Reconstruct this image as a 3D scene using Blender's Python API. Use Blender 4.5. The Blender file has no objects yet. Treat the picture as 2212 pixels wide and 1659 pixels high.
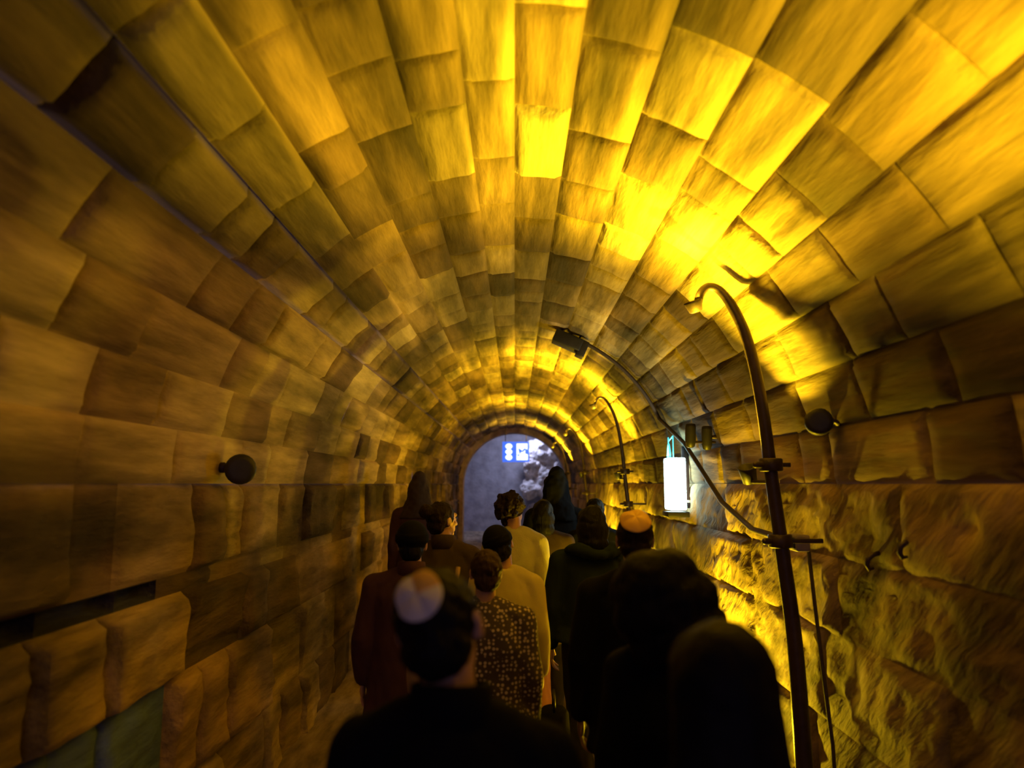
import bpy, bmesh, math, random
from mathutils import Vector, Matrix, noise
R = math.radians
C = bpy.context.scene.collection
SC = bpy.context.scene

# ------------------------------------------------------------------ constants of the place
CAM = Vector((0.0, 0.0, 1.92))      # camera held up over the crowd
RAD = 1.65                          # radius of the barrel vault
SPR = 1.92                          # springing height
Y0, Y1 = -3.2, 22.0                 # tunnel length

def floor_z(y):
    return 0.0 if y < 5 else 0.012 * (y - 5)

# ------------------------------------------------------------------ node helpers
def new_mat(name):
    m = bpy.data.materials.new(name); m.use_nodes = True
    nt = m.node_tree; nt.nodes.clear()
    out = nt.nodes.new('ShaderNodeOutputMaterial')
    b = nt.nodes.new('ShaderNodeBsdfPrincipled')
    nt.links.new(b.outputs[0], out.inputs[0])
    return m, nt, b

def N(nt, t, **kw):
    n = nt.nodes.new(t)
    for k, v in kw.items():
        if k.startswith('i_'):
            n.inputs[int(k[2:])].default_value = v
        else:
            setattr(n, k, v)
    return n

def simple_mat(name, col, rough=0.8, metal=0.0, var=0.25, scale=20, bump=0.15, stretch=(1, 1, 1), bscale=60, bdist=0.004):
    m, nt, b = new_mat(name)
    tc = N(nt, 'ShaderNodeTexCoord'); mp = N(nt, 'ShaderNodeMapping')
    mp.inputs['Scale'].default_value = stretch
    nt.links.new(tc.outputs['Object'], mp.inputs[0])
    n1 = N(nt, 'ShaderNodeTexNoise'); n1.inputs['Scale'].default_value = scale; n1.inputs['Detail'].default_value = 4
    nt.links.new(mp.outputs[0], n1.inputs['Vector'])
    r = N(nt, 'ShaderNodeValToRGB')
    r.color_ramp.elements[0].position = 0.3; r.color_ramp.elements[1].position = 0.7
    r.color_ramp.elements[0].color = (*[c * (1 - var) for c in col], 1)
    r.color_ramp.elements[1].color = (*[min(1, c * (1 + var)) for c in col], 1)
    nt.links.new(n1.outputs['Fac'], r.inputs[0]); nt.links.new(r.outputs[0], b.inputs['Base Color'])
    n2 = N(nt, 'ShaderNodeTexNoise'); n2.inputs['Scale'].default_value = bscale; n2.inputs['Detail'].default_value = 3
    nt.links.new(mp.outputs[0], n2.inputs['Vector'])
    bp = N(nt, 'ShaderNodeBump'); bp.inputs['Strength'].default_value = bump; bp.inputs['Distance'].default_value = bdist
    nt.links.new(n2.outputs['Fac'], bp.inputs['Height']); nt.links.new(bp.outputs[0], b.inputs['Normal'])
    b.inputs['Roughness'].default_value = rough; b.inputs['Metallic'].default_value = metal
    return m

def emit_mat(name, col, s):
    m, nt, b = new_mat(name)
    b.inputs['Base Color'].default_value = (*[c * .6 for c in col], 1)
    b.inputs['Emission Color'].default_value = (*col, 1)
    b.inputs['Emission Strength'].default_value = s
    b.inputs['Roughness'].default_value = .4
    return m

def stone_mat(name, rot=0.0, stretch=(1, .28, 1), pit=0.5, gain=1.0, bump=0.6):
    """limestone: the tone of each block is stored per block; layered, pitted, tooled surface"""
    m, nt, b = new_mat(name)
    L = nt.links.new
    tc = N(nt, 'ShaderNodeTexCoord')
    mr = N(nt, 'ShaderNodeMapping'); mr.inputs['Rotation'].default_value = (rot, 0, 0)
    mp = N(nt, 'ShaderNodeMapping'); mp.inputs['Scale'].default_value = stretch
    L(tc.outputs['Object'], mr.inputs[0]); L(mr.outputs[0], mp.inputs[0])
    at = N(nt, 'ShaderNodeAttribute'); at.attribute_name = 'blockcol'
    # layered streaks
    n1 = N(nt, 'ShaderNodeTexNoise'); n1.inputs['Scale'].default_value = 7; n1.inputs['Detail'].default_value = 5; n1.inputs['Roughness'].default_value = .6
    L(mp.outputs[0], n1.inputs['Vector'])
    r1 = N(nt, 'ShaderNodeMapRange'); r1.inputs[1].default_value = .33; r1.inputs[2].default_value = .68
    r1.inputs[3].default_value = .42 * gain; r1.inputs[4].default_value = 1.35 * gain
    L(n1.outputs['Fac'], r1.inputs[0])
    # broad stain patches
    n2 = N(nt, 'ShaderNodeTexNoise'); n2.inputs['Scale'].default_value = 1.7; n2.inputs['Detail'].default_value = 4
    L(mp.outputs[0], n2.inputs['Vector'])
    r2 = N(nt, 'ShaderNodeMapRange'); r2.inputs[1].default_value = .43; r2.inputs[2].default_value = .56
    r2.inputs[3].default_value = 1.0 - pit; r2.inputs[4].default_value = 1.0
    L(n2.outputs['Fac'], r2.inputs[0])
    mu = N(nt, 'ShaderNodeMath', operation='MULTIPLY'); L(r1.outputs[0], mu.inputs[0]); L(r2.outputs[0], mu.inputs[1])
    vm = N(nt, 'ShaderNodeVectorMath', operation='SCALE'); L(at.outputs['Color'], vm.inputs[0]); L(mu.outputs[0], vm.inputs['Scale'])
    L(vm.outputs[0], b.inputs['Base Color'])
    n3 = N(nt, 'ShaderNodeTexNoise'); n3.inputs['Scale'].default_value = 16; n3.inputs['Detail'].default_value = 5
    L(mp.outputs[0], n3.inputs['Vector'])
    bp = N(nt, 'ShaderNodeBump'); bp.inputs['Strength'].default_value = bump; bp.inputs['Distance'].default_value = .03
    L(n3.outputs['Fac'], bp.inputs['Height']); L(bp.outputs[0], b.inputs['Normal'])
    b.inputs['Roughness'].default_value = .85
    b.inputs['Specular IOR Level'].default_value = .25
    return m

# ------------------------------------------------------------------ object helpers
def link(name, bm, mat=None, parent=None, smooth=True):
    me = bpy.data.meshes.new(name); bm.to_mesh(me); bm.free()
    return link_me(name, me, mat, parent, smooth)

def link_me(name, me, mat=None, parent=None, smooth=True):
    if smooth:
        me.polygons.foreach_set('use_smooth', [True] * len(me.polygons))
    o = bpy.data.objects.new(name, me); C.objects.link(o)
    if mat is not None:
        (me.materials.append(mat) if not me.materials else me.materials.clear() or me.materials.append(mat))
    if parent is not None:
        o.parent = parent
    return o

def thing(name, label, cat, loc=(0, 0, 0), rotz=0, group=None):
    o = bpy.data.objects.new(name, None); C.objects.link(o)
    o.location = loc; o.rotation_euler = (0, 0, rotz); o.empty_display_size = .1
    o['label'] = label; o['category'] = cat
    if group: o['group'] = group
    return o

def tag(o, label, cat, group=None):
    o['label'] = label; o['category'] = cat
    if group: o['group'] = group
    return o

def sph(bm, c, r, seg=20, rings=14, rot=None):
    if not hasattr(r, '__len__'): r = (r, r, r)
    m = Matrix.Translation(Vector(c)) @ (rot.to_4x4() if rot is not None else Matrix.Identity(4)) @ Matrix.Diagonal((*r, 1))
    bmesh.ops.create_uvsphere(bm, u_segments=seg, v_segments=rings, radius=1, matrix=m)

def cap(bm, p, q, r1, r2, seg=16, flat=1.0, flat_axis=Vector((0, 1, 0))):
    """tapered limb with round ends, flattened along flat_axis"""
    p = Vector(p); q = Vector(q); d = q - p; L = d.length
    if L < 1e-6: return
    z = d / L
    a = flat_axis - z * flat_axis.dot(z)
    if a.length < 1e-4: a = z.orthogonal()
    a.normalize(); b_ = z.cross(a)
    prof = []
    for k in range(5): t = k / 5 * math.pi / 2; prof.append((-r1 * math.cos(t), r1 * math.sin(t)))
    prof.append((0, r1)); prof.append((L, r2))
    for k in range(1, 6): t = k / 5 * math.pi / 2; prof.append((L + r2 * math.sin(t), r2 * math.cos(t)))
    loft(bm, [(p + z * h, a * (max(r, 1e-4) * flat), b_ * max(r, 1e-4)) for h, r in prof], seg)

def loft(bm, rings, seg=24, caps=True):
    """rings: (centre, half axis a, half axis b)"""
    prev = None; first = None
    for c, a, b_ in rings:
        vs = [bm.verts.new(c + a * math.cos(2 * math.pi * k / seg) + b_ * math.sin(2 * math.pi * k / seg)) for k in range(seg)]
        if prev:
            for k in range(seg):
                bm.faces.new((prev[k], prev[(k + 1) % seg], vs[(k + 1) % seg], vs[k]))
        else: first = vs
        prev = vs
    if caps:
        bm.faces.new(list(reversed(first))); bm.faces.new(prev)

def ell(c, rx, ry, tilt=0):
    """horizontal ellipse ring, tilted about x"""
    return (Vector(c), Vector((rx, 0, 0)), Vector((0, ry * math.cos(tilt), ry * math.sin(tilt))))

def tube(bm, pts, rad, seg=12):
    pts = [Vector(p) for p in pts]
    if not hasattr(rad, '__len__'): rad = [rad] * len(pts)
    rings = []; up = None
    for i, p in enumerate(pts):
        d = (pts[min(i + 1, len(pts) - 1)] - pts[max(i - 1, 0)]).normalized()
        a = (up - d * up.dot(d)) if up is not None else d.orthogonal()
        a.normalize(); up = a
        rings.append((p, a * rad[i], d.cross(a) * rad[i]))
    loft(bm, rings, seg)

def box(bm, c, s, rot=None, bev=0.0):
    m = Matrix.Translation(Vector(c)) @ (rot.to_4x4() if rot is not None else Matrix.Identity(4)) @ Matrix.Diagonal((*s, 1))
    r = bmesh.ops.create_cube(bm, size=1, matrix=m)
    if bev > 0:
        es = set(e for v in r['verts'] for e in v.link_edges)
        bmesh.ops.bevel(bm, geom=list(es), offset=bev, segments=2, affect='EDGES', profile=.5)

def fuse(bm, voxel, smooth=4, disp=None, deci=None):
    """one continuous skin over overlapping volumes"""
    bmesh.ops.recalc_face_normals(bm, faces=bm.faces)
    me = bpy.data.meshes.new('t'); bm.to_mesh(me); bm.free()
    o = bpy.data.objects.new('t', me); C.objects.link(o)
    md = o.modifiers.new('r', 'REMESH'); md.mode = 'VOXEL'; md.voxel_size = voxel; md.adaptivity = 0
    if smooth:
        s = o.modifiers.new('s', 'SMOOTH'); s.factor = .5; s.iterations = smooth
    dg = bpy.context.evaluated_depsgraph_get()
    out = bpy.data.meshes.new_from_object(o.evaluated_get(dg))
    bpy.data.objects.remove(o); bpy.data.meshes.remove(me)
    if disp:
        ns = [v.normal.copy() for v in out.vertices]
        for v, n in zip(out.vertices, ns):
            v.co = v.co + n * disp(v.co)
    return out

# ------------------------------------------------------------------ stone blocks
PAL = [(.52, .385, .20), (.44, .31, .16), (.34, .23, .115), (.24, .155, .08), (.16, .105, .06), (.56, .42, .23)]

def steps(L, sp, fast=False):
    e = min(.014, L * .1); f = min(.035, L * .25)
    n = max(1, int((L - 2 * f) / sp))
    return [0, e, f] + [f + (L - 2 * f) * k / n for k in range(1, n)] + [L - f, L - e, L]

def course(bm, cl, fmap, u0, u1, y0, y1, rnd, lens, sp=.04, amp=.012, groove=.022, off=.01, override=None, rough=1.0):
    """a course of blocks laid along y between cross-section positions u0..u1; fmap(u,y,h)->point"""
    y = y0 - rnd.random() * lens[0]
    while y < y1:
        ln = rnd.uniform(*lens)
        a, b_ = max(y, y0), min(y + ln, y1)
        col = PAL[rnd.choices(range(6), (3, 4, 4, 3, 2, 2))[0]]
        o = rnd.gauss(0, off); g = groove
        cm = (a + b_) / 2; um = (u0 + u1) / 2
        tu, ty = rnd.gauss(0, off * .6), rnd.gauss(0, off * .6); seed = rnd.random() * 50
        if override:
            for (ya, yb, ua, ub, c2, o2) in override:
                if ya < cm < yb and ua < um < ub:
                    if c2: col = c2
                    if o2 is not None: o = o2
        y += ln
        if b_ - a < .02: continue
        k = 1.0 if cm < 7 else (1.8 if cm < 12 else 3.0)
        us = steps(u1 - u0, sp * k); ys = steps(b_ - a, sp * 1.4 * k)
        gr = []
        for du in us:
            row = []
            for dy in ys:
                eu = min(du, (u1 - u0) - du); ey = min(dy, (b_ - a) - dy)
                m = min(1, min(eu, ey) / .035); m = m * m * (3 - 2 * m)
                U, Yv = u0 + du, a + dy
                nz = noise.noise(Vector((U * 5, Yv * 2.4, seed))) * amp + noise.noise(Vector((U * 15, Yv * 8, seed))) * amp * .5 * rough
                h = -g * (1 - m) + m * (o + tu * (du / (u1 - u0) - .5) * 2 + ty * (dy / (b_ - a) - .5) * 2 + nz)
                v = bm.verts.new(fmap(U, Yv, h)); v[cl] = (*col, 1); row.append(v)
            gr.append(row)
        for i in range(len(us) - 1):
            for j in range(len(ys) - 1):
                bm.faces.new((gr[i][j], gr[i][j + 1], gr[i + 1][j + 1], gr[i + 1][j]))

def new_blocks():
    bm = bmesh.new(); cl = bm.verts.layers.float_color.new('blockcol'); return bm, cl

M = {}
M['vault'] = stone_mat('vault_limestone', stretch=(1, .13, 1), pit=.68, gain=.92, bump=.6)
M['wall_l'] = stone_mat('ashlar_limestone', stretch=(1, .2, 1), pit=.65, gain=.68, bump=.9)
M['wall_r'] = stone_mat('tooled_limestone', rot=R(40), stretch=(1, .22, 1), pit=.45, gain=.95, bump=1.0)
M['floor'] = stone_mat('worn_paving', pit=.25, gain=.9, bump=.3)

# vault, h>0 is toward the inside
def f_vault(u, y, h):
    t = u / RAD                       # angle from the crown, radians, + is right
    r = RAD - h
    return Vector((r * math.sin(t), y, SPR + r * math.cos(t)))
bm, cl = new_blocks(); rnd = random.Random(5)
angs = [-90, -81, -72, -62, -52, -42, -33.5, -25, -16, -7.3, 0, 8.7, 19, 29.5, 40, 50, 60, 70, 80, 90]
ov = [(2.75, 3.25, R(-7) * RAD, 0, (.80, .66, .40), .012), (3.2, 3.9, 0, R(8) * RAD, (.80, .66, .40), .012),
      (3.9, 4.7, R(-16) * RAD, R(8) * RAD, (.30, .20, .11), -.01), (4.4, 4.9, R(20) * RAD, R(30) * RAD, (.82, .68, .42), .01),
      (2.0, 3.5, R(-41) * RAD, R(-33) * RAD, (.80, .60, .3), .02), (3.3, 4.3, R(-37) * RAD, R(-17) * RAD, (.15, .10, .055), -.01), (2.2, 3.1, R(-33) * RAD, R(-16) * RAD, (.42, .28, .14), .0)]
for i in range(len(angs) - 1):
    a, b_ = R(angs[i]) * RAD, R(angs[i + 1]) * RAD
    big = abs(angs[i]) < 62
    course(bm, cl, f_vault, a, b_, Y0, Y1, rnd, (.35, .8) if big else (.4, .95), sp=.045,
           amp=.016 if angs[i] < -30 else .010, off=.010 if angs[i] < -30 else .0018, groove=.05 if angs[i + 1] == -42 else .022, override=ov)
vault = link('ceiling', bm, M['vault']); vault['kind'] = 'structure'

# left wall: ashlar courses, u = height
def f_left(u, y, h): return Vector((-RAD + h, y, u))
bm, cl = new_blocks(); rnd = random.Random(21)
rows = [-.05, .45, .98, 1.385, 1.475, 1.92]
ovl = [(2.2, 3.7, 1.0, 1.34, (.64, .46, .2), .05), (2.3, 3.6, .5, .9, (.16, .26, .70), .0), (2.45, 3.4, 1.4, 1.47, (.06, .06, .10), -.14),  # blue block: cool light painted into the stone's colour
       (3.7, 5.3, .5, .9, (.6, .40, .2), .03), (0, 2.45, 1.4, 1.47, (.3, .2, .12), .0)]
for i in range(len(rows) - 1):
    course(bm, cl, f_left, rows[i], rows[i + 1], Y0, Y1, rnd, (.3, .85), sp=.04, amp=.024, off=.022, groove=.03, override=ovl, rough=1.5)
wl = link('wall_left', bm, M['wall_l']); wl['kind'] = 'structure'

# right wall: bigger, rougher, diagonally tooled
def f_right(u, y, h): return Vector((RAD - h, y, -u + 1.92))
bm, cl = new_blocks(); rnd = random.Random(8)
rows = [0, .38, .78, 1.25, 1.66, 1.97]
PAL_keep = PAL
PAL = [(.50, .37, .2), (.46, .33, .18), (.42, .3, .16), (.40, .28, .15), (.33, .23, .13), (.52, .39, .22)]
for i in range(len(rows) - 1):
    course(bm, cl, f_right, rows[i], rows[i + 1], Y0, Y1, rnd, (.7, 1.6), sp=.04, amp=.026, off=.008, groove=.018, rough=2.2)
wr = link('wall_right', bm, M['wall_r']); wr['kind'] = 'structure'
PAL = PAL_keep

# floor
def f_floor(u, y, h): return Vector((u, y, floor_z(y) + h))
bm, cl = new_blocks(); rnd = random.Random(3)
PAL = [(.56, .44, .32), (.50, .39, .28), (.46, .35, .26), (.52, .41, .30), (.44, .34, .25), (.6, .47, .35)]
us = [-1.75, -1.1, -.55, 0, .55, 1.1, 1.75]
for i in range(6):
    course(bm, cl, f_floor, us[i], us[i + 1], Y0, Y1 + 5, rnd, (.6, 1.0), sp=.1, amp=.002, off=.001, groove=.006)
fl = link('floor', bm, M['floor']); fl['kind'] = 'structure'
PAL = PAL_keep

# ------------------------------------------------------------------ far chamber behind the portal arch
M['plaster'] = simple_mat('grey_plaster', (.36, .36, .42), .9, var=.3, scale=3, bump=.5, bscale=12, bdist=.03)
M['rock'] = simple_mat('pale_pitted_rock', (.62, .6, .62), .9, var=.45, scale=5, bump=.9, bscale=9, bdist=.06)
bm = bmesh.new()   # ring of masonry that closes the tunnel down to a smaller arch
R2 = 1.52; n = 40
pts_o = []; pts_i = []
for k in range(n + 1):
    t = math.pi * k / n
    pts_o.append((math.cos(t) * (RAD + .25), SPR + math.sin(t) * (RAD + .25))); pts_i.append((math.cos(t) * R2, SPR - .02 + math.sin(t) * R2))
pts_o = [(RAD + .25, 0)] + pts_o + [(-RAD - .25, 0)]; pts_i = [(R2, 0)] + pts_i + [(-R2, 0)]
V = []
for yy in (Y1 - .05, Y1 + .6):
    V.append([[bm.verts.new((x, yy, z)) for x, z in P] for P in (pts_o, pts_i)])
for k in range(len(pts_o) - 1):
    bm.faces.new((V[0][0][k], V[0][0][k + 1], V[0][1][k + 1], V[0][1][k]))
    bm.faces.new((V[0][1][k], V[0][1][k + 1], V[1][1][k + 1], V[1][1][k]))
    bm.faces.new((V[1][1][k], V[1][1][k + 1], V[1][0][k + 1], V[1][0][k]))
    bm.faces.new((V[1][0][k], V[1][0][k + 1], V[0][0][k + 1], V[0][0][k]))
bmesh.ops.recalc_face_normals(bm, faces=bm.faces)
M['portal'] = simple_mat('portal_limestone', (.5, .38, .22), .85, var=.35, scale=6, bump=.5, bscale=14, bdist=.03)
o = link('trim_1', bm, M['portal'], smooth=False); o['kind'] = 'structure'
def slab(name, c, s, mat, sub=0, amp=0):
    bm = bmesh.new(); box(bm, c, s)
    o = link(name, bm, mat, smooth=False); o['kind'] = 'structure'; return o
slab('wall_back', (0, 26.75, 2.1), (4.6, .2, 4.2), M['plaster'])
slab('wall_chamber_left', (-2.2, 24.6, 2.1), (.2, 4.1, 4.2), M['plaster'])
slab('wall_chamber_right', (2.2, 24.6, 2.1), (.2, 4.1, 4.2), M['plaster'])
slab('ceiling_chamber', (0, 24.6, 3.95), (4.6, 4.1, .2), M['plaster'])
# rough bedrock face bulging from the far wall on the right
bm = bmesh.new(); rnd = random.Random(4)
for k in range(46):
    z = rnd.uniform(.35, 3.2)
    x = rnd.uniform(.55, 1.62) - (.15 if z > 1.6 else 0)
    sph(bm, (x, 26.02 - rnd.random() * .25 - .1 * x, z), (rnd.uniform(.14, .3), rnd.uniform(.2, .4), rnd.uniform(.16, .42)), 12, 8)
me = fuse(bm, .05, 1, lambda c: noise.noise(c * 5) * .09 + noise.noise(c * 12) * .05)
o = link_me('rock_outcrop', me, M['rock'], smooth=False)
tag(o, 'pale pitted rock face lit white behind the far arch', 'rock')

# ------------------------------------------------------------------ lamps and fittings
M['iron'] = simple_mat('dark_painted_iron', (.045, .028, .03), .45, .3, var=.3, scale=15, bump=.3, bscale=50)
M['black'] = simple_mat('black_plastic', (.02, .018, .022), .5, var=.2)
M['cable'] = simple_mat('brown_cable', (.05, .03, .025), .6, var=.2)
YEL = (1.0, .665, .012)
def area_light(name, loc, target, size, watts, col, parent=None, spread=180, shape='DISK', size_y=None):
    l = bpy.data.lights.new(name, 'AREA'); l.energy = watts; l.color = col; l.shape = shape; l.size = size
    if size_y: l.size_y = size_y
    l.spread = R(spread)
    o = bpy.data.objects.new(name, l); C.objects.link(o)
    o.location = loc; d = Vector(target) - Vector(loc)
    o.rotation_euler = d.to_track_quat('-Z', 'Y').to_euler()
    if parent: o.parent = parent
    return o

def lamp_post(y, label, watts, thick=1.0, px=1.385, aim=(-.30, -.1, 1), wash=(100, .1)):
    """iron post standing by the right wall, bending over with the vault into a hooked lamp"""
    fz = floor_z(y)
    t = thing('lamp_post', label, 'lamp post', (px, y, fz), 0, 'hooked lamp posts along the right wall')
    pts = []; rr = []
    prof = [(.10, 0), (.085, .6), (.07, 1.1), (.03, 1.55), (-.01, 1.95), (-.035, 2.25), (-.07, 2.52), (-.12, 2.74), (-.19, 2.90), (-.255, 2.985), (-.315, 3.0), (-.355, 2.965), (-.372, 2.91)]
    for i, (x, z) in enumerate(prof):
        pts.append((x, 0, z - fz * (z / 3.0))); rr.append((.047 - .019 * z / 3) * thick if i < 9 else .024 * thick)
    pts[0] = (.10, 0, 0)
    # smooth by subdividing
    def cr(P, t):
        i = min(int(t), len(P) - 2); f = t - i
        p = [Vector(P[max(0, min(len(P) - 1, i + k))]) for k in (-1, 0, 1, 2)]
        return .5 * ((2 * p[1]) + (-p[0] + p[2]) * f + (2 * p[0] - 5 * p[1] + 4 * p[2] - p[3]) * f * f + (-p[0] + 3 * p[1] - 3 * p[2] + p[3]) * f ** 3)
    P2 = []; r2 = []
    for k in range((len(pts) - 1) * 4 + 1):
        tt = k / 4; P2.append(cr(pts, tt)); i = min(int(tt), len(pts) - 2); r2.append(rr[i] + (rr[i + 1] - rr[i]) * (tt - i))
    bm = bmesh.new(); tube(bm, P2, r2, 16); link('pole', bm, M['iron'], t)
    bm = bmesh.new(); loft(bm, [ell((.10, 0, z), r, r) for z, r in ((0, .09), (.02, .09), (.03, .065), (.07, .06))], 20); link('base_plate', bm, M['iron'], t)
    for z, x in ((1.62, .02), (2.02, -.012)):
        bm = bmesh.new(); loft(bm, [ell((x, 0, z + d), r, r) for d, r in ((-.035, .055), (-.03, .062), (.03, .062), (.035, .055))], 18)
        ex = .22 if z < 1.8 else .10
        box(bm, (x + .005 + ex / 2, 0, z), (ex, .024, .024), bev=.004)
        cap(bm, (x - .05, -.02, z), (x - .09, -.03, z), .018, .018, 10)
        link('clamp', bm, M['iron'], t)
    bm = bmesh.new()    # lamp cup turned up to the vault
    c = Vector((-.372, 0, 2.89 - fz)); d = Vector(aim).normalized()
    q = d.to_track_quat('Z', 'Y').to_matrix()
    base = c + Vector((-.02, 0, .0))
    rings = []
    for h, r in ((-.035, .02), (-.03, .035), (.02, .05), (.03, .052), (.03, .044), (.005, .035)):
        rings.append((base + q @ Vector((0, 0, h)), q @ Vector((r, 0, 0)), q @ Vector((0, r, 0))))
    loft(bm, rings, 18); link('lamp_head', bm, M['iron'], t)
    up = None
    if watts:  # can, arm and light added to spread the glow over the vault
        bm = bmesh.new(); c2 = Vector((-.06, .24, 1.98)); d2 = Vector((-.30, wash[1], 1)).normalized(); q2 = d2.to_track_quat('Z', 'Y').to_matrix()
        loft(bm, [(c2 + q2 @ Vector((0, 0, h)), q2 @ Vector((r, 0, 0)), q2 @ Vector((0, r, 0))) for h, r in ((-.06, .02), (-.055, .04), (.03, .05), (.04, .05), (.04, .042), (.0, .035))], 18)
        bmesh.ops.recalc_face_normals(bm, faces=bm.faces); link('added_uplight_can', bm, M['black'], t)
        bm = bmesh.new(); cap(bm, (-.01, .0, 1.93), (-.05, .24, 1.93), .011, .011, 8); link('added_uplight_arm', bm, M['iron'], t)
        area_light('added_uplight', c2 + d2 * .045, c2 + d2, .08, wash[0], YEL, t, spread=100)
        lp = base + d * .045
        area_light('lamp_light', lp, lp + d, .085, watts, YEL, t, spread=125)
    return t

lamp_post(4.0, 'tall dark iron post with hooked lamp, nearest on the right wall', 26, wash=(122, -.38))
lamp_post(9.3, 'dark hooked iron lamp post beyond the glowing white lamp box', 30, .7, wash=(110, .0))
lamp_post(14.6, 'far hooked lamp post at right, third from the camera', 28, .7, wash=(115, .0))
lamp_post(1.15, 'hooked iron lamp post standing beside the viewpoint, closest of all', 4, px=1.36, wash=(38, .5))
lamp_post(19.6, 'farthest hooked lamp post, just before the end arch', 20, .7, wash=(80, -.2))

# floor wash lights by the right wall
def floor_flood(y, label, watts, x=1.28):
    fz = floor_z(y)
    t = thing('floor_floodlight', label, 'floodlight', (x, y, fz), 0, 'low floodlights washing the right wall')
    bm = bmesh.new(); box(bm, (0, 0, .11), (.1, .18, .12), Matrix.Rotation(R(18), 3, 'Y'), .01); link('housing', bm, M['black'], t)
    bm = bmesh.new()
    for s in (-1, 1): box(bm, (0, s * .1, .06), (.04, .012, .12))
    box(bm, (0, 0, .006), (.1, .21, .012), bev=.003); link('bracket', bm, M['iron'], t)
    q = Matrix.Rotation(R(18), 3, 'Y')
    bm = bmesh.new(); box(bm, Vector((0, 0, .11)) + q @ Vector((0, 0, .063)), (.08, .15, .006), q); link('lens', bm, emit_mat('lamp_lens_amber', (1, .6, .05), 6), t)
    lp = Vector((0, 0, .11)) + q @ Vector((0, 0, .072))
    area_light('flood_light', lp, lp + q @ Vector((0, 0, 1)), .08, watts, YEL, t, shape='RECTANGLE', size_y=.15)
floor_flood(5.5, 'low black floodlight by the right wall behind the near lamp post', 140)
floor_flood(9.9, 'low floodlight at the foot of the second lamp post', 170)
floor_flood(12.6, 'distant low floodlight throwing a bright strip on the right wall', 190)

# glowing white lamp box on the right wall
def light_box():
    y = 7.0
    t = thing('lamp_box', 'glowing cyan-white upright lamp box with dark tray on right wall', 'wall lamp', (1.50, y, 1.62), 0)
    bm = bmesh.new(); box(bm, (0, 0, .30), (.16, .24, .48), bev=.015)
    link('diffuser', bm, emit_mat('cool_white_diffuser', (.62, .95, 1.0), 14), t)
    bm = bmesh.new(); box(bm, (.0, 0, .02), (.2, .26, .05), bev=.008); link('tray', bm, M['black'], t)
    cy = emit_mat('cyan_glowing_tube', (.1, .75, .85), 1.6)
    bm = bmesh.new()
    for s in (-1, 1):
        tube(bm, [(-.03, s * .10, .5), (-.03, s * .105, .74)], .006, 8)
    tube(bm, [(-.03, -.105, .74), (-.03, .105, .70)], .006, 8); link('wire_frame', bm, cy, t)
    bm = bmesh.new(); tube(bm, [(-.05, -.08 + .16 * k / 12, .50 + .17 * math.sin(math.pi * k / 12)) for k in range(13)], .008, 8)
    link('hanging_loop', bm, cy, t)
    bm = bmesh.new(); box(bm, (.10, 0, .4), (.06, .05, .5)); box(bm, (.08, 0, .1), (.1, .05, .05)); link('wall_bracket', bm, M['iron'], t)
    area_light('box_light', (-.05, 0, .56), (-.1, 0, 2), .15, 5, (.4, .9, 1.0), t)
light_box()

# arched conduit with floodlight housing on the vault
t = thing('ceiling_floodlight', 'dark box-shaped lamp housing fixed right of the vault crown', 'floodlight', (0, 7.5, SPR), 0)
th = R(20.5); rr_ = RAD - .10
q = Matrix.Rotation(th + R(4), 3, 'Y')
c = Vector((math.sin(th) * rr_, 0, math.cos(th) * rr_))
bm = bmesh.new(); box(bm, c, (.30, .22, .13), q, .012); link('housing', bm, M['black'], t)
bm = bmesh.new(); box(bm, c + q @ Vector((.17, -.02, -.02)), (.09, .16, .17), q, .01); link('end_cap', bm, M['black'], t)
for s in (-1, 1):
    bm = bmesh.new(); box(bm, c + q @ Vector((s * .1, 0, .075)), (.02, .04, .08), q); link('bracket', bm, M['iron'], t)
bm = bmesh.new(); P = []
for k in range(30):
    a = R(27) + (R(64) - R(27)) * k / 29; r = RAD - .045
    P.append((math.sin(a) * r, 7.5, SPR + math.cos(a) * r))
P += [(1.455, 7.42, 2.56), (1.49, 7.25, 2.48), (1.545, 6.75, 2.28), (1.565, 6.4, 2.1), (1.575, 5.7, 1.78), (1.575, 5.0, 1.62), (1.57, 4.35, 1.60)]
tube(bm, P, .02, 10); tag(link('arched_conduit', bm, M['cable']), 'dark conduit running from ceiling lamp housing down the vault to the near post', 'conduit')

def wall_spot(name, label, y, z, r, twin=False, side=1, cat='spotlight', ln=.12):
    t = thing(name, label, cat, (side * (RAD - .02), y, z), 0)
    bm = bmesh.new(); loft(bm, [(Vector((-side * d, 0, 0)), Vector((0, rr, 0)), Vector((0, 0, rr))) for d, rr in ((-.03, .03), (0, .03), (.01, .018), (.06, .012), (.085, .012))], 16)
    bmesh.ops.recalc_face_normals(bm, faces=bm.faces); link('mount', bm, M['iron'], t)
    for s in ((0, 1) if twin else (0,)):
        bm = bmesh.new()
        dirv = (Vector((0, -.15, 1)) if twin else Vector((-side * .35, -.9, .0))).normalized(); a = dirv.orthogonal().normalized(); b_ = dirv.cross(a)
        c0 = Vector((-side * (.09 + s * .13), 0, -.01 + .02 * s))
        h = ln * .5
        loft(bm, [(c0 + dirv * d, a * q_, b_ * q_) for d, q_ in ((-h, r * .4), (-h * .9, r * .8), (-h * .5, r), (h * .8, r), (h, r * .9), (h * 1.05, r * .6), (h * 1.05, r * .1))], 20)
        bmesh.ops.recalc_face_normals(bm, faces=bm.faces)
        link('lamp_can', bm, M['black'], t)
    if twin:
        bm = bmesh.new(); box(bm, (-side * .14, .0, -.04), (.24, .02, .02), bev=.003); link('crossbar', bm, M['iron'], t)
    return t
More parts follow.
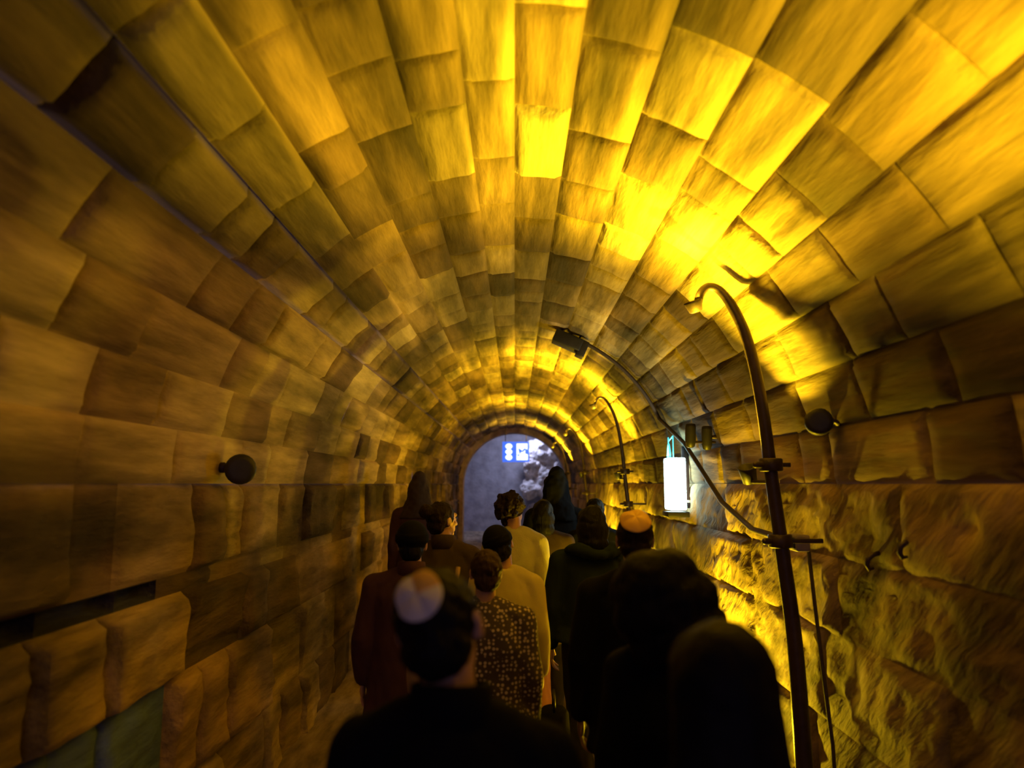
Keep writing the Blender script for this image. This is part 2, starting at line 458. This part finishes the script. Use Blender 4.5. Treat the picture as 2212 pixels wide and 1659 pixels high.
wall_spot('wall_spotlight', 'round black spotlight on a short bracket, right of near lamp post', 3.75, 2.24, .068)
wall_spot('twin_spotlight', 'pair of small black spotlights left of the near lamp post', 5.95, 2.29, .042, True, ln=.19)
wall_spot('wall_vent', 'round dark fitting on the left wall at eye height', 4.18, 2.01, .085, side=-1, cat='wall fitting')
# small control box beside the post
t = thing('control_box', 'small grey-violet box on the right wall beside near lamp post', 'control box', (RAD - .09, 4.15, 1.60), 0)
bm = bmesh.new(); box(bm, (0, 0, 0), (.08, .13, .09), bev=.012)
link('case', bm, simple_mat('grey_violet_plastic', (.24, .2, .28), .5, var=.1), t)
bm = bmesh.new(); box(bm, (-.044, 0, .0), (.012, .1, .06), bev=.004); link('cover', bm, M['black'], t)
bm = bmesh.new(); tube(bm, [(RAD - .04, 4.15, 1.56), (RAD - .035, 4.12, 1.3), (RAD - .04, 4.05, 1.0), (RAD - .035, 3.98, .6), (RAD - .04, 3.95, .05)], .011, 8)
tag(link('wall_cable', bm, M['cable']), 'thin dark cable hanging down right wall below the small box', 'cable')
def hook(y, z, label):
    bm = bmesh.new()
    tube(bm, [(RAD + .02, y, z + .03), (RAD - .02, y, z + .02), (RAD - .045, y, z), (RAD - .05, y, -.025 + z), (RAD - .04, y, z - .045), (RAD - .02, y, z - .04)], [.012, .012, .012, .011, .01, .006], 10)
    tag(link('iron_hook', bm, M['iron']), label, 'hook', 'iron hooks in the right wall')
hook(3.15, 1.66, 'dark iron hook in right wall, nearer of the two')
hook(3.45, 1.58, 'dark iron hook in right wall, closer to the lamp post')

# blue backlit sign
t = thing('hanging_sign', 'blue backlit sign with white figures hanging before the far arch', 'sign', (.03, 20.0, 2.5), 0)
W, H = .72, .54
M['blue'] = emit_mat('sign_blue', (.05, .16, 1.0), 1.3); M['white'] = emit_mat('sign_white', (.75, .9, 1.0), 2.2)
bm = bmesh.new(); box(bm, (0, 0, .27), (W, .08, H), bev=.01); link('sign_box', bm, M['blue'], t)
def poly(bm, pts, y, th=.006):
    a = [bm.verts.new((x, y, z)) for x, z in pts]; b_ = [bm.verts.new((x, y - th, z)) for x, z in pts]
    bm.faces.new(a); bm.faces.new(list(reversed(b_)))
    for k in range(len(a)): bm.faces.new((a[k], a[(k + 1) % len(a)], b_[(k + 1) % len(a)], b_[k]))
bm = bmesh.new()      # left figure: a white strip with three lobes toward each side
L_ = []; Rr = []
for k in range(49):
    z = .05 + .44 * k / 48; w = .03 + .065 * abs(math.sin(math.pi * 3 * k / 48)) ** .8
    L_.append((-.185 - w, z)); Rr.append((-.185 + w * .95, z))
poly(bm, L_ + Rr[::-1], -.042); bmesh.ops.recalc_face_normals(bm, faces=bm.faces); link('white_lobed_mark', bm, M['white'], t, False)
bm = bmesh.new()
poly(bm, [(.02, .34), (.02, .49), (.31, .49), (.31, .33), (.23, .37), (.17, .30), (.10, .36)], -.042)
poly(bm, [(.02, .05), (.32, .05), (.32, .20), (.25, .22), (.25, .32), (.20, .27), (.13, .25), (.08, .14), (.02, .2)], -.042)
poly(bm, [(.10, .20), (.07, .34), (.02, .34), (.02, .2)], -.042)
bmesh.ops.recalc_face_normals(bm, faces=bm.faces); link('white_block_mark', bm, M['white'], t, False)
for s in (-1, 1):
    bm = bmesh.new(); tube(bm, [(s * .28, 0, .53), (s * .28, 0, 1.06)], .01, 8); link('hanger', bm, M['iron'], t)

# cool lamps of the far chamber
t = thing('chamber_lamp', 'cool white ceiling lamp in the chamber behind the far arch', 'lamp', (.35, 25.0, 3.80), 0)
bm = bmesh.new(); box(bm, (0, 0, .03), (.6, .2, .06), bev=.01); link('housing', bm, M['black'], t)
bm = bmesh.new(); box(bm, (0, 0, -.005), (.54, .15, .012)); link('tube_cover', bm, emit_mat('cool_tube', (.75, .8, 1), 4), t)
area_light('chamber_light', (0, 0, -.02), (0, 0.3, -1), .5, 68, (.62, .66, 1.0), t, shape='RECTANGLE', size_y=.15)

# ------------------------------------------------------------------ people
def skin(name, col): return simple_mat(name, col, .55, var=.06, scale=30, bump=.08)
M['skin'] = skin('skin_fair', (.55, .32, .22)); M['skin2'] = skin('skin_tan', (.42, .24, .16))
M['eye'] = simple_mat('eye_dark', (.05, .035, .03), .15, var=.05)
def lowspec(m):
    m.node_tree.nodes['Principled BSDF'].inputs['Specular IOR Level'].default_value = .15
    return m
def cloth(name, col, var=.15, bump=.35, bscale=180, sc=8):
    m = simple_mat(name, col, .9, var=var, scale=sc, bump=bump, bscale=bscale, bdist=.003)
    m.node_tree.nodes['Principled BSDF'].inputs['Specular IOR Level'].default_value = .12
    return m
M['coat_black'] = cloth('black_wool', (.006, .006, .008))
M['coat_navy'] = cloth('black_navy_cloth', (.006, .006, .010))
M['coat_green'] = cloth('dark_teal_padded_cloth', (.014, .022, .026))
M['coat_maroon'] = cloth('dark_maroon_cloth', (.075, .035, .04))
M['coat_brown'] = cloth('dark_brown_cloth', (.06, .04, .03))
M['cream'] = cloth('cream_knit', (.50, .47, .28), var=.08, bump=.8, bscale=90)
M['pale'] = cloth('pale_yellow_cloth', (.56, .48, .25), var=.08)
M['rust'] = cloth('rust_brown_cloth', (.30, .14, .06))
M['tan'] = cloth('tan_cloth', (.45, .30, .15))
M['pants'] = cloth('charcoal_trouser_cloth', (.02, .018, .022))
M['shoe'] = simple_mat('black_leather', (.018, .015, .015), .35, var=.2)
def hairmat(name, col): return lowspec(simple_mat(name, col, .6, var=.5, scale=14, bump=.9, stretch=(1, 1, .15), bscale=90, bdist=.006))
M['hair_black'] = hairmat('hair_black', (.007, .006, .006)); M['hair_brown'] = hairmat('hair_brown', (.045, .024, .014)); M['hair_dark'] = hairmat('hair_dark_brown', (.018, .010, .008))
# tweed with pale dashes
m, nt, b = new_mat('tweed_dashes'); tc = N(nt, 'ShaderNodeTexCoord'); mp = N(nt, 'ShaderNodeMapping'); mp.inputs['Scale'].default_value = (1, 1, 1)
nt.links.new(tc.outputs['Object'], mp.inputs[0])
vo = N(nt, 'ShaderNodeTexVoronoi'); vo.inputs['Scale'].default_value = 46; vo.inputs['Randomness'].default_value = .55
nt.links.new(mp.outputs[0], vo.inputs['Vector'])
rp = N(nt, 'ShaderNodeValToRGB'); rp.color_ramp.elements[0].position = .28; rp.color_ramp.elements[1].position = .42
rp.color_ramp.elements[0].color = (.62, .5, .38, 1); rp.color_ramp.elements[1].color = (.07, .05, .045, 1)
nt.links.new(vo.outputs['Distance'], rp.inputs[0]); nt.links.new(rp.outputs[0], b.inputs['Base Color']); b.inputs['Roughness'].default_value = .9
M['tweed'] = m

def person(x, y, label, H=1.75, rz=0, female=False, coat='coat_black', coat_len=.75, legs='pants', skirt=None, hair='short', hair_m='hair_black',
           hat=None, hat_m=None, skin_m='skin', walk=1, turn=0, nod=0, arms=(0, 0), wide=1.0, vox=.007, collar=True, hood=False, grp=None, hairw=1.0, tilt=0, lean=0, ktilt=42, kr=36):
    """a walking person seen from behind; local +Y is the way they face"""
    t = thing('person', label, 'person', (x, y, floor_z(y)), rz, grp)
    s = H / 1.75; t.scale = (s, s, s)
    sh = (.165 if female else .19) * wide        # shoulder joint half width
    hipw = .095
    # --- joints
    f = walk
    hipL, hipR = Vector((-hipw, 0, .92)), Vector((hipw, 0, .92))
    st = .5
    fwd = dict(k=Vector((0, .17, .50)), a=Vector((0, .22, .085))); bck = dict(k=Vector((0, -.02, .48)), a=Vector((0, -.27, .15)))
    LL, RR_ = (fwd, bck) if f > 0 else (bck, fwd)
    sf = .4 if skirt is not None else (.45 if coat_len < .62 else (.7 if coat_len < .8 else 1.0))
    for D in (fwd, bck):
        D['k'].y *= sf; D['a'].y *= sf; D['a'].z = .085 + (D['a'].z - .085) * sf
    kL = Vector((-hipw - .005, LL['k'].y, LL['k'].z)); aL = Vector((-hipw, LL['a'].y, LL['a'].z))
    kR = Vector((hipw + .005, RR_['k'].y, RR_['k'].z)); aR = Vector((hipw, RR_['a'].y, RR_['a'].z))
    shL, shR = Vector((-sh, 0, 1.415)), Vector((sh, 0, 1.415))
    def arm(sg, S, sw):
        # sw: swing forward(+)/back(-); 9 = forearm raised in front (holding)
        if sw == 9:
            e = S + Vector((sg * .05, .03, -.28)); w = e + Vector((-sg * .09, .22, .03)); return e, w
        e = S + Vector((sg * .055, -.03 + sw * .10, -.285)); w = e + Vector((sg * .005, .05 + sw * .14, -.245)); return e, w
    eL, wL = arm(-1, shL, arms[0]); eR, wR = arm(1, shR, arms[1])
    HM = Matrix.Translation((0, .015, 1.53)) @ Matrix.Rotation(R(turn), 4, 'Z') @ Matrix.Rotation(R(nod), 4, 'X') @ Matrix.Rotation(R(tilt), 4, 'Y')
    def hp(p): return HM @ (Vector(p) - Vector((0, .015, 1.53)))
    hr = HM.to_3x3()
    # --- body: one continuous skin
    bm = bmesh.new()
    loft(bm, [ell(c, rx, ry) for c, rx, ry in (((0, 0, .84), .10, .07), ((0, 0, .88), .155, .105), ((0, 0, .96), .165 if not female else .175, .11), ((0, 0, 1.08), .13, .095), ((0, .005, 1.2), .145, .10),
              ((0, .005, 1.32), .165, .105), ((0, 0, 1.40), sh * .93, .085), ((0, -.005, 1.455), sh * .55, .06), ((0, -.005, 1.48), .06, .055))], 24)
    cap(bm, (0, -.01, 1.44), hp((0, .01, 1.58)), .056, .052, 18)
    for S, E, Wr in ((shL, eL, wL), (shR, eR, wR)):
        cap(bm, S, E, .052, .038, 14); cap(bm, E, Wr, .038, .025, 14)
    for h_, k_, a_ in ((hipL, kL, aL), (hipR, kR, aR)):
        cap(bm, h_ + Vector((0, 0, -.04)), k_, .085, .055, 16); cap(bm, k_, k_.lerp(a_, .35) + Vector((0, -.012, 0)), .053, .055, 14); cap(bm, k_.lerp(a_, .35), a_, .052, .034, 14)
        cap(bm, a_ + Vector((0, -.03, -.03)), a_ + Vector((0, .13, -.06)), .032, .025, 12)
    # hands
    for sg, E, Wr in ((-1, eL, wL), (1, eR, wR)):
        d = (Wr - E).normalized(); side = Vector((0, 1, 0)) if abs(d.z) > .6 else Vector((1, 0, 0))
        side = (side - d * side.dot(d)).normalized()            # across the knuckles, thumb end forward
        nrm = d.cross(side) * (1 if sg > 0 else -1)
        inn = Vector((-sg, 0, 0)) if abs(d.z) > .6 else Vector((0, 0, -1))
        if nrm.dot(inn) < 0: nrm = -nrm                          # towards the palm side
        pc = Wr + d * .05
        rot = Matrix((side, nrm, d)).transposed()
        sph(bm, pc, (.042, .016, .050), 14, 10, rot)
        for q_, ln, r_ in ((-.034, .056, .0082), (-.0115, .068, .009), (.0115, .072, .0092), (.034, .064, .009)):
            b0 = pc + d * .036 + side * q_ * 1.02
            m1 = b0 + d * ln * .5 + side * q_ * .22 + nrm * .008; m2 = m1 + d * ln * .3 + side * q_ * .10 + nrm * .016; m3 = m2 + d * ln * .18 + nrm * .018
            cap(bm, b0, m1, r_, r_ * .95, 8); cap(bm, m1, m2, r_ * .95, r_ * .88, 8); cap(bm, m2, m3, r_ * .88, r_ * .75, 8)
        tb = pc + side * .03 - d * .022
        t1 = tb + side * .026 + d * .028 + nrm * .012; t2 = t1 + side * .006 + d * .03 + nrm * .012
        cap(bm, tb, t1, .013, .0105, 8); cap(bm, t1, t2, .0105, .0085, 8)
    # head
    sph(bm, hp((0, -.005, 1.655)), (.074, .092, .092), 24, 18, hr)
    sph(bm, hp((0, .030, 1.60)), (.056, .062, .072), 20, 14, hr)          # face and jaw
    sph(bm, hp((0, .072, 1.553)), (.022, .018, .016), 12, 8, hr)           # chin
    sph(bm, hp((0, .083, 1.675)), (.045, .014, .016), 14, 8, hr)           # brow
    cap(bm, hp((0, .088, 1.652)), hp((0, .108, 1.615)), .008, .0125, 10)   # nose
    for sg in (-1, 1):
        sph(bm, hp((sg * .010, .100, 1.612)), (.008, .009, .007), 8, 6, hr)
        sph(bm, hp((sg * .040, .064, 1.622)), (.020, .020, .018), 10, 8, hr)   # cheek
        sph(bm, hp((sg * .031, .076, 1.648)), (.014, .011, .008), 10, 8, hr)   # lids
        e0 = hp((sg * .077, .000, 1.635))
        sph(bm, e0, (.009, .019, .031), 12, 10, hr @ Matrix.Rotation(R(-14 * sg), 3, 'Z'))   # ear
        sph(bm, hp((sg * .080, -.010, 1.645)), (.008, .013, .02), 10, 8, hr)
    sph(bm, hp((0, .087, 1.585)), (.023, .011, .006), 12, 8, hr); sph(bm, hp((0, .086, 1.575)), (.019, .011, .006), 12, 8, hr)
    me = fuse(bm, min(vox, .0048), 1); link_me('body', me, M[skin_m], t)
    for sg in (-1, 1):
        bm = bmesh.new(); sph(bm, hp((sg * .031, .0835, 1.648)), .0085, 10, 8); link('eye', bm, M['eye'], t)
    # --- trousers or skirt
    wob = lambda a, sc_: (lambda c: noise.noise(Vector((c.x * sc_, c.y * sc_, c.z * sc_ * .45))) * a)
    if skirt is None:
        bm = bmesh.new()
        loft(bm, [ell(c, rx, ry) for c, rx, ry in (((0, 0, .82), .14, .10), ((0, 0, .90), .185, .13), ((0, 0, 1.02), .165, .12), ((0, 0, 1.08), .15, .11))], 24)
        for h_, k_, a_ in ((hipL, kL, aL), (hipR, kR, aR)):
            cap(bm, h_ + Vector((0, 0, -.03)), k_, .105, .078, 18); cap(bm, k_, a_ + Vector((0, -.005, .02)), .078, .062, 16)
        link_me('trousers', fuse(bm, vox * 1.5, 2, wob(.012, 14)), M[legs], t)
    else:
        bm = bmesh.new(); zl = skirt
        loft(bm, [ell(c, rx, ry) for c, rx, ry in (((0, -.02, zl), .27, .26), ((0, -.015, zl + .02), .275, .265), ((0, 0, (zl + .95) / 2), .225, .20), ((0, 0, .92), .19, .14), ((0, 0, 1.06), .15, .11))], 32)
        link_me('skirt', fuse(bm, vox * 1.6, 2, wob(.03, 10)), M[legs], t)
    for a_ in (aL, aR):
        bm = bmesh.new(); z0 = a_.z - .085
        cap(bm, (a_.x, a_.y - .045, z0 + .045), (a_.x, a_.y + .05, z0 + .045), .041, .043, 14, 1.0)
        cap(bm, (a_.x, a_.y + .03, z0 + .038), (a_.x, a_.y + .155, z0 + .032), .042, .031, 14)
        cap(bm, (a_.x, a_.y - .03, z0 + .05), (a_.x, a_.y - .02, z0 + .11), .04, .038, 14)
        box(bm, (a_.x, a_.y + .05, z0 + .008), (.07, .24, .016), bev=.006)
        link_me('shoe', fuse(bm, max(vox, .007), 1), M['shoe'], t)
    # --- coat
    bm = bmesh.new(); zb = coat_len; w = wide
    rings = [((0, -.01, zb), .235 * w, .19), ((0, -.01, zb + .02), .24 * w, .195)]
    if zb < .85: rings += [((0, -.005, .9), .215 * w, .165)]
    rings += [((0, 0, 1.02), .20 * w, .15), ((0, 0, 1.15), .195 * w, .145), ((0, -.005, 1.28), .205 * w, .145), ((0, -.005, 1.36), (sh + .025), .13), ((0, -.01, 1.425), sh * .88, .105), ((0, -.012, 1.475), sh * .52, .085), ((0, -.01, 1.50), .075, .075)]
    loft(bm, [ell(*r_) for r_ in rings], 36)
    for S, E, Wr in ((shL, eL, wL), (shR, eR, wR)):
        cap(bm, S + Vector((0, 0, -.01)), E, .078, .066, 18); cap(bm, E, Wr + (E - Wr).normalized() * .02, .066, .05, 16)
    cap(bm, shL + Vector((0, -.005, 0)), Vector((-.05, -.01, 1.455)), .068, .07, 16); cap(bm, shR + Vector((0, -.005, 0)), Vector((.05, -.01, 1.455)), .068, .07, 16)
    fold = lambda c: noise.noise(Vector((c.x * 7, c.y * 7, c.z * 4 + x * 3))) * .014 + noise.noise(Vector((c.x * 20 + c.z * 6, c.y * 20, c.z * 9))) * .006
    link_me('coat' if coat_len < .8 else 'jacket', fuse(bm, vox * 1.5, 3, fold), M[coat], t)
    if collar:
        bm = bmesh.new()
        rg = [((0, -.012, 1.455), .095, .088), ((0, -.014, 1.51), .082, .082), ((0, -.018, 1.545), .078, .08), ((0, -.018, 1.548), .066, .068), ((0, -.014, 1.48), .066, .068)]
        loft(bm, [ell(c, rx, ry, R(-8)) for c, rx, ry in rg], 28); bmesh.ops.recalc_face_normals(bm, faces=bm.faces); link('collar', bm, M[coat], t)
    if hood:   # hood folded down on the shoulders
        bm = bmesh.new()
        for k in range(9):
            a = math.pi * (k / 8) + math.pi; sph(bm, (math.cos(a) * .13, -.03 + math.sin(a) * .10, 1.475 + .015 * math.sin(k)), (.06, .05, .042), 12, 8)
        link_me('hood', fuse(bm, vox * 1.6, 3, fold), M[coat], t)
    # --- hair
    nzh = lambda a, sc_: (lambda c: noise.noise(c * sc_) * a + noise.noise(c * sc_ * 2.3) * a * .5)
    bm = bmesh.new()
    if hair == 'short':
        sph(bm, hp((0, -.014, 1.668)), (.083, .097, .094), 24, 18, hr); sph(bm, hp((0, -.045, 1.61)), (.069, .062, .062), 20, 14, hr)
        hm = fuse(bm, vox, 1, nzh(.006, 40))
    elif hair == 'bob':       # bulky hair to the jaw / shoulders
        sph(bm, hp((0, -.012, 1.665)), (.097 * hairw, .108, .10), 24, 18, hr); sph(bm, hp((0, -.045, 1.60)), (.112 * hairw, .085, .10), 22, 16, hr)
        sph(bm, hp((0, -.06, 1.52)), (.105 * hairw, .07, .08), 20, 14, hr)
        hm = fuse(bm, vox, 3, nzh(.009, 14))
    elif hair == 'long':
        sph(bm, hp((0, -.010, 1.668)), (.090 * hairw, .104, .097), 24, 18, hr)
        loft(bm, [ell(tuple(hp((0, yy, zz))), rx * hairw, ry) for zz, yy, rx, ry in ((1.68, -.03, .088, .075), (1.60, -.055, .092, .062), (1.50, -.075, .098, .055), (1.38, -.105, .105, .045), (1.28, -.13, .08, .03))], 24)
        hm = fuse(bm, vox, 3, nzh(.007, 14))
    elif hair == 'curly':
        sph(bm, hp((0, -.015, 1.67)), (.105 * hairw, .11, .10), 22, 16, hr); rr2 = random.Random(int(x * 100))
        for k in range(46):
            a = rr2.uniform(0, 2 * math.pi); zz = rr2.uniform(1.55, 1.76); q_ = math.sqrt(max(.1, 1 - ((zz - 1.655) / .125) ** 2))
            if math.sin(a) > .25 and zz < 1.70: continue
            sph(bm, hp((math.cos(a) * .10 * q_ * hairw, -.015 + math.sin(a) * .105 * q_, zz)), .026, 10, 8)
        hm = fuse(bm, vox, 1, nzh(.008, 45))
    elif hair == 'bun':
        sph(bm, hp((0, -.014, 1.668)), (.085, .099, .095), 24, 18, hr); sph(bm, hp((0, -.045, 1.61)), (.07, .062, .06), 20, 14, hr)
        sph(bm, hp((.0, -.125, 1.70)), (.05, .045, .048), 16, 12, hr)
        hm = fuse(bm, vox, 1, nzh(.007, 35))
    elif hair == 'scarf':     # headscarf / raised hood with a soft peak
        sph(bm, hp((0, -.02, 1.67)), (.105, .12, .12), 24, 18, hr); cap(bm, hp((0, -.03, 1.70)), hp((0, -.045, 1.76)), .09, .07, 16)
        loft(bm, [ell((0, yy, zz), rx, ry) for zz, yy, rx, ry in ((1.66, -.02, .11, .12), (1.55, -.02, .12, .115), (1.45, -.02, .17, .13), (1.38, -.02, .2, .13))], 24)
        hm = fuse(bm, vox * 1.3, 3, nzh(.012, 14))
    # keep the face clear: drop hair in front of the face
    bmh = bmesh.new(); bmh.from_mesh(hm); bpy.data.meshes.remove(hm)
    inv = HM.inverted(); kill = []
    for v in bmh.verts:
        l = inv @ v.co; zz = l.z + 1.53
        if l.y > .035 and zz < 1.705 - .02 * abs(l.x) / .07 and abs(l.x) < .075: kill.append(v)
        elif hair == 'short' and l.y > -.02 and zz < 1.635: kill.append(v)
    bmesh.ops.delete(bmh, geom=kill, context='VERTS')
    link('headscarf' if hair == 'scarf' else 'hair', bmh, M[hair_m], t)
    # --- hats
    if hat == 'kippah':
        bm = bmesh.new(); rx = .083; ng = 4
        ax = hr @ Matrix.Rotation(R(ktilt), 3, 'X'); cc = hp((0, -.014, 1.668)); seg = 48
        T = []
        for i in range(11):
            ph = R(kr) * i / 10; ring = []
            for k in range(seg):
                a = 2 * math.pi * k / seg + R(18)
                gore = abs(math.sin((a - R(18)) * ng / 2))          # puffed panels, pinched seams
                rr3 = (1.17 + .07 * gore * math.sin(min(1, i / 6) * math.pi / 2)) 
                v = Vector((math.sin(ph) * math.cos(a) * .083, math.sin(ph) * math.sin(a) * .088, math.cos(ph) * .092)) * rr3
                ring.append(bm.verts.new(cc + ax @ v))
                if i == 0: break
            T.append(ring)
        for i in range(10):
            for k in range(seg):
                k2 = (k + 1) % seg
                fc = bm.faces.new((T[0][0], T[1][k], T[1][k2])) if i == 0 else bm.faces.new((T[i][k], T[i + 1][k], T[i + 1][k2], T[i][k2]))
                fc.material_index = 1 if (hat_m[1] and (k * ng // seg) in hat_m[2]) else 0
        ex = bmesh.ops.extrude_face_region(bm, geom=list(bm.faces))
        for v in [g for g in ex['geom'] if isinstance(g, bmesh.types.BMVert)]: v.co = cc + (v.co - cc) * .955
        bmesh.ops.recalc_face_normals(bm, faces=bm.faces)
        o = link('kippah', bm, M[hat_m[0]], t)
        if hat_m[1]: o.data.materials.append(M[hat_m[1]])
    elif hat == 'tall_hat':
        bm = bmesh.new(); tl = R(-6)
        def hring(z, r_, k=1.12): c = hp((0, -.012, z)); return (c, hr @ Vector((r_, 0, 0)), hr @ Vector((0, r_ * k, 0)))
        loft(bm, [hring(1.69, .088), hring(1.70, .150), hring(1.712, .152), hring(1.715, .094), hring(1.80, .09), hring(1.83, .082), hring(1.835, .04)], 30)
        bmesh.ops.recalc_face_normals(bm, faces=bm.faces); link('hat', bm, M['coat_black'], t)
        bm = bmesh.new(); loft(bm, [hring(1.716, .097), hring(1.745, .096)], 30); link('hat_band', bm, M['shoe'], t)
    elif hat == 'knit_hat':
        bm = bmesh.new(); sph(bm, hp((0, -.014, 1.685)), (.092, .106, .095), 24, 16, hr)
        loft(bm, [(hp((0, -.014, z)), hr @ Vector((r_, 0, 0)), hr @ Vector((0, r_ * 1.14, 0))) for z, r_ in ((1.655, .09), (1.66, .097), (1.70, .097), (1.705, .09))], 28)
        link_me('knit_hat', fuse(bm, vox, 1), M['coat_black'], t)
    if lean: t.rotation_euler = (R(lean), 0, rz)
    return t, dict(wL=wL, wR=wR, eL=eL, eR=eR, s=s)

M['satin_ivory'] = simple_mat('ivory_satin', (.84, .80, .72), .4, var=.05, scale=6, bump=.1)
M['satin_gold_and_warm_light'] = simple_mat('golden_satin_and_warm_light', (.95, .56, .10), .4, var=.05, scale=6, bump=.1)  # plain cap's own gold; on the near cap, warm light painted in

# near man with the panelled kippah, warm light painted as one gold panel
person(-.122, 1.50, 'person in black coat and ivory panelled skullcap with warm light painted on one panel, nearest on left', 1.745, coat='coat_black', hair_m='hair_black', hat='kippah',
       hat_m=('satin_ivory', 'satin_gold_and_warm_light', (0,)), wide=.87, vox=.006, turn=-10, nod=-8, walk=1, coat_len=.7, tilt=-14, ktilt=67, kr=28)
# right pair
person(.445, 2.15, 'person with big loose black hair and long black coat, walking in the centre right foreground', 1.735, female=True, coat='coat_navy', hair='bob', hairw=1.36,
       vox=.007, walk=-1, coat_len=.6, wide=.74, collar=False, tilt=-22)
person(.335, 1.25, 'person with straight dark hair in black coat at the bottom right, lowest head', 1.69, female=True, coat='coat_navy', hair='long', hairw=1.0, vox=.006, walk=1, coat_len=.7, wide=.95, rz=R(-8), collar=False)
# man with plain gold kippah by the wall
person(.55, 3.45, 'person with plain yellow skullcap and black coat below the glowing lamp box', 1.775, coat='coat_black', hair_m='hair_dark', hat='kippah', hat_m=('satin_gold_and_warm_light', None, ()), skin_m='skin2', walk=1, turn=-5, kr=44, ktilt=40)
# dark teal padded coat
person(.50, 4.9, 'person in dark teal coat with folded hood and dark legs, mid tunnel', 1.77, coat='coat_green', hair='bob', hair_m='hair_black', hairw=.95, hood=True, collar=False, coat_len=.92, walk=-1, wide=1.05, legs='pants')
# cream sweater woman
person(.0, 5.75, 'person with curly dark hair in a long cream sweater and rust skirt', 1.83, female=True, coat='cream', hair='curly', hair_m='hair_dark', legs='rust', skirt=.28, coat_len=.88, walk=1, arms=(0, -.5), wide=1.0, collar=False, rz=R(-6), turn=-20, tilt=-10)
# tweed jacket
tw, J1 = person(-.14, 3.62, 'person with short brown hair in a speckled tweed jacket', 1.60, female=True, coat='tweed', hair='short', hair_m='hair_brown', coat_len=.92, legs='coat_brown', walk=-1, arms=(9, 0), wide=1.1, turn=10, collar=False)
# pale yellow coat
pc, J2 = person(-.055, 4.5, 'person in pale yellow coat with black knit hat, right behind the tweed jacket', 1.66, female=True, coat='pale', hair='short', hair_m='hair_black', hat='knit_hat', coat_len=.92, legs='coat_brown', walk=1, arms=(0, -.2), wide=.98, rz=R(-4), collar=False, tilt=-20)
# left group
person(-.57, 4.2, 'person in black knit hat and dark maroon coat near left wall', 1.69, coat='coat_maroon', hair='short', hat='knit_hat', walk=-1, wide=1.1, coat_len=.7)
person(-.47, 5.0, 'person with dark hair in a bun and brown jacket, turned sideways', 1.79, female=True, coat='coat_brown', hair='bun', hair_m='hair_dark', walk=1, turn=-50, coat_len=.8)
person(-1.02, 8.0, 'tall person in dark maroon hood standing against the left wall', 1.93, coat='coat_maroon', hair='scarf', hair_m='coat_brown', walk=1, coat_len=.4, wide=.95, vox=.009)
# far group
person(.39, 7.1, 'tall person in black hood and black coat near far arch', 1.97, coat='coat_black', hair='scarf', hair_m='coat_black', walk=-1, coat_len=.45, vox=.009)
person(.24, 6.42, 'person with dark hair and brown coat just right of the cream sweater', 1.76, coat='coat_brown', hair='bob', hair_m='hair_black', walk=1, coat_len=.6, vox=.009, hairw=.9)
person(.72, 6.75, 'person with black hair in black jacket beside the right wall strip', 1.76, coat='coat_black', hair='short', walk=-1, coat_len=.8, vox=.009)

# things carried
bm = bmesh.new(); h = pc.matrix_basis @ J2['wR']
hx, hy, hz = h.x + .07, h.y + .0, h.z - .1
loft(bm, [(Vector((hx, hy, hz - z)), Vector((a, 0, 0)), Vector((0, b_, 0))) for z, a, b_ in ((.10, .07, .10), (.12, .085, .12), (.25, .095, .14), (.34, .09, .14), (.36, .07, .12))], 24)
bmesh.ops.recalc_face_normals(bm, faces=bm.faces)
hb = thing('handbag', 'black handbag held by the person in the pale yellow coat', 'handbag', (0, 0, 0))
link('bag_body', bm, M['coat_black'], hb)
bm = bmesh.new(); tube(bm, [(hx, hy - .07, hz - .11), (hx, hy - .05, hz - .03), (hx, hy, hz + .005), (hx, hy + .05, hz - .03), (hx, hy + .07, hz - .11)], .008, 8); link('strap', bm, M['shoe'], hb)
tb = thing('tote_bag', 'tan cloth bag at the left side of the speckled tweed jacket', 'bag', (-.39, 3.46, .98))
bm = bmesh.new(); loft(bm, [ell((0, 0, z), a, b_) for z, a, b_ in ((0, .07, .05), (.02, .09, .06), (.15, .10, .065), (.27, .095, .05), (.29, .09, .04))], 24)
bmesh.ops.recalc_face_normals(bm, faces=bm.faces); link('bag_body', bm, M['tan'], tb)
bm = bmesh.new(); tube(bm, [(.06, 0, .28), (.09, -.02, .36), (.12, 0, .46), (.13, .03, .56)], .01, 8); link('strap', bm, M['tan'], tb)

# ------------------------------------------------------------------ world, camera, view
w = bpy.data.worlds.new('World'); SC.world = w; w.use_nodes = True
w.node_tree.nodes['Background'].inputs[0].default_value = (.46, .36, .75, 1)
w.node_tree.nodes['Background'].inputs[1].default_value = .55

cd = bpy.data.cameras.new('camera'); cam = bpy.data.objects.new('camera', cd); C.objects.link(cam)
cd.sensor_width = 36; cd.lens = 36 * 1600 / 2212; cd.clip_start = .05; cd.clip_end = 100
cam.location = CAM
cam.rotation_euler = (R(90 + 7.67), 0, R(.21))
cd.dof.use_dof = True; cd.dof.focus_distance = 5.5
cd.dof.aperture_fstop = (cd.lens / 1000) / .019
SC.camera = cam
vs = SC.view_settings
SC.display_settings.display_device = 'sRGB'
vs.view_transform = 'Standard'; vs.look = 'None'; vs.gamma = 1; vs.use_curve_mapping = False; vs.exposure = -.27
SC.cycles.use_denoising = True
SC.cycles.max_bounces = 8; SC.cycles.diffuse_bounces = 5; SC.cycles.use_adaptive_sampling = True; SC.cycles.adaptive_threshold = .03
SC.cycles.sample_clamp_indirect = 5
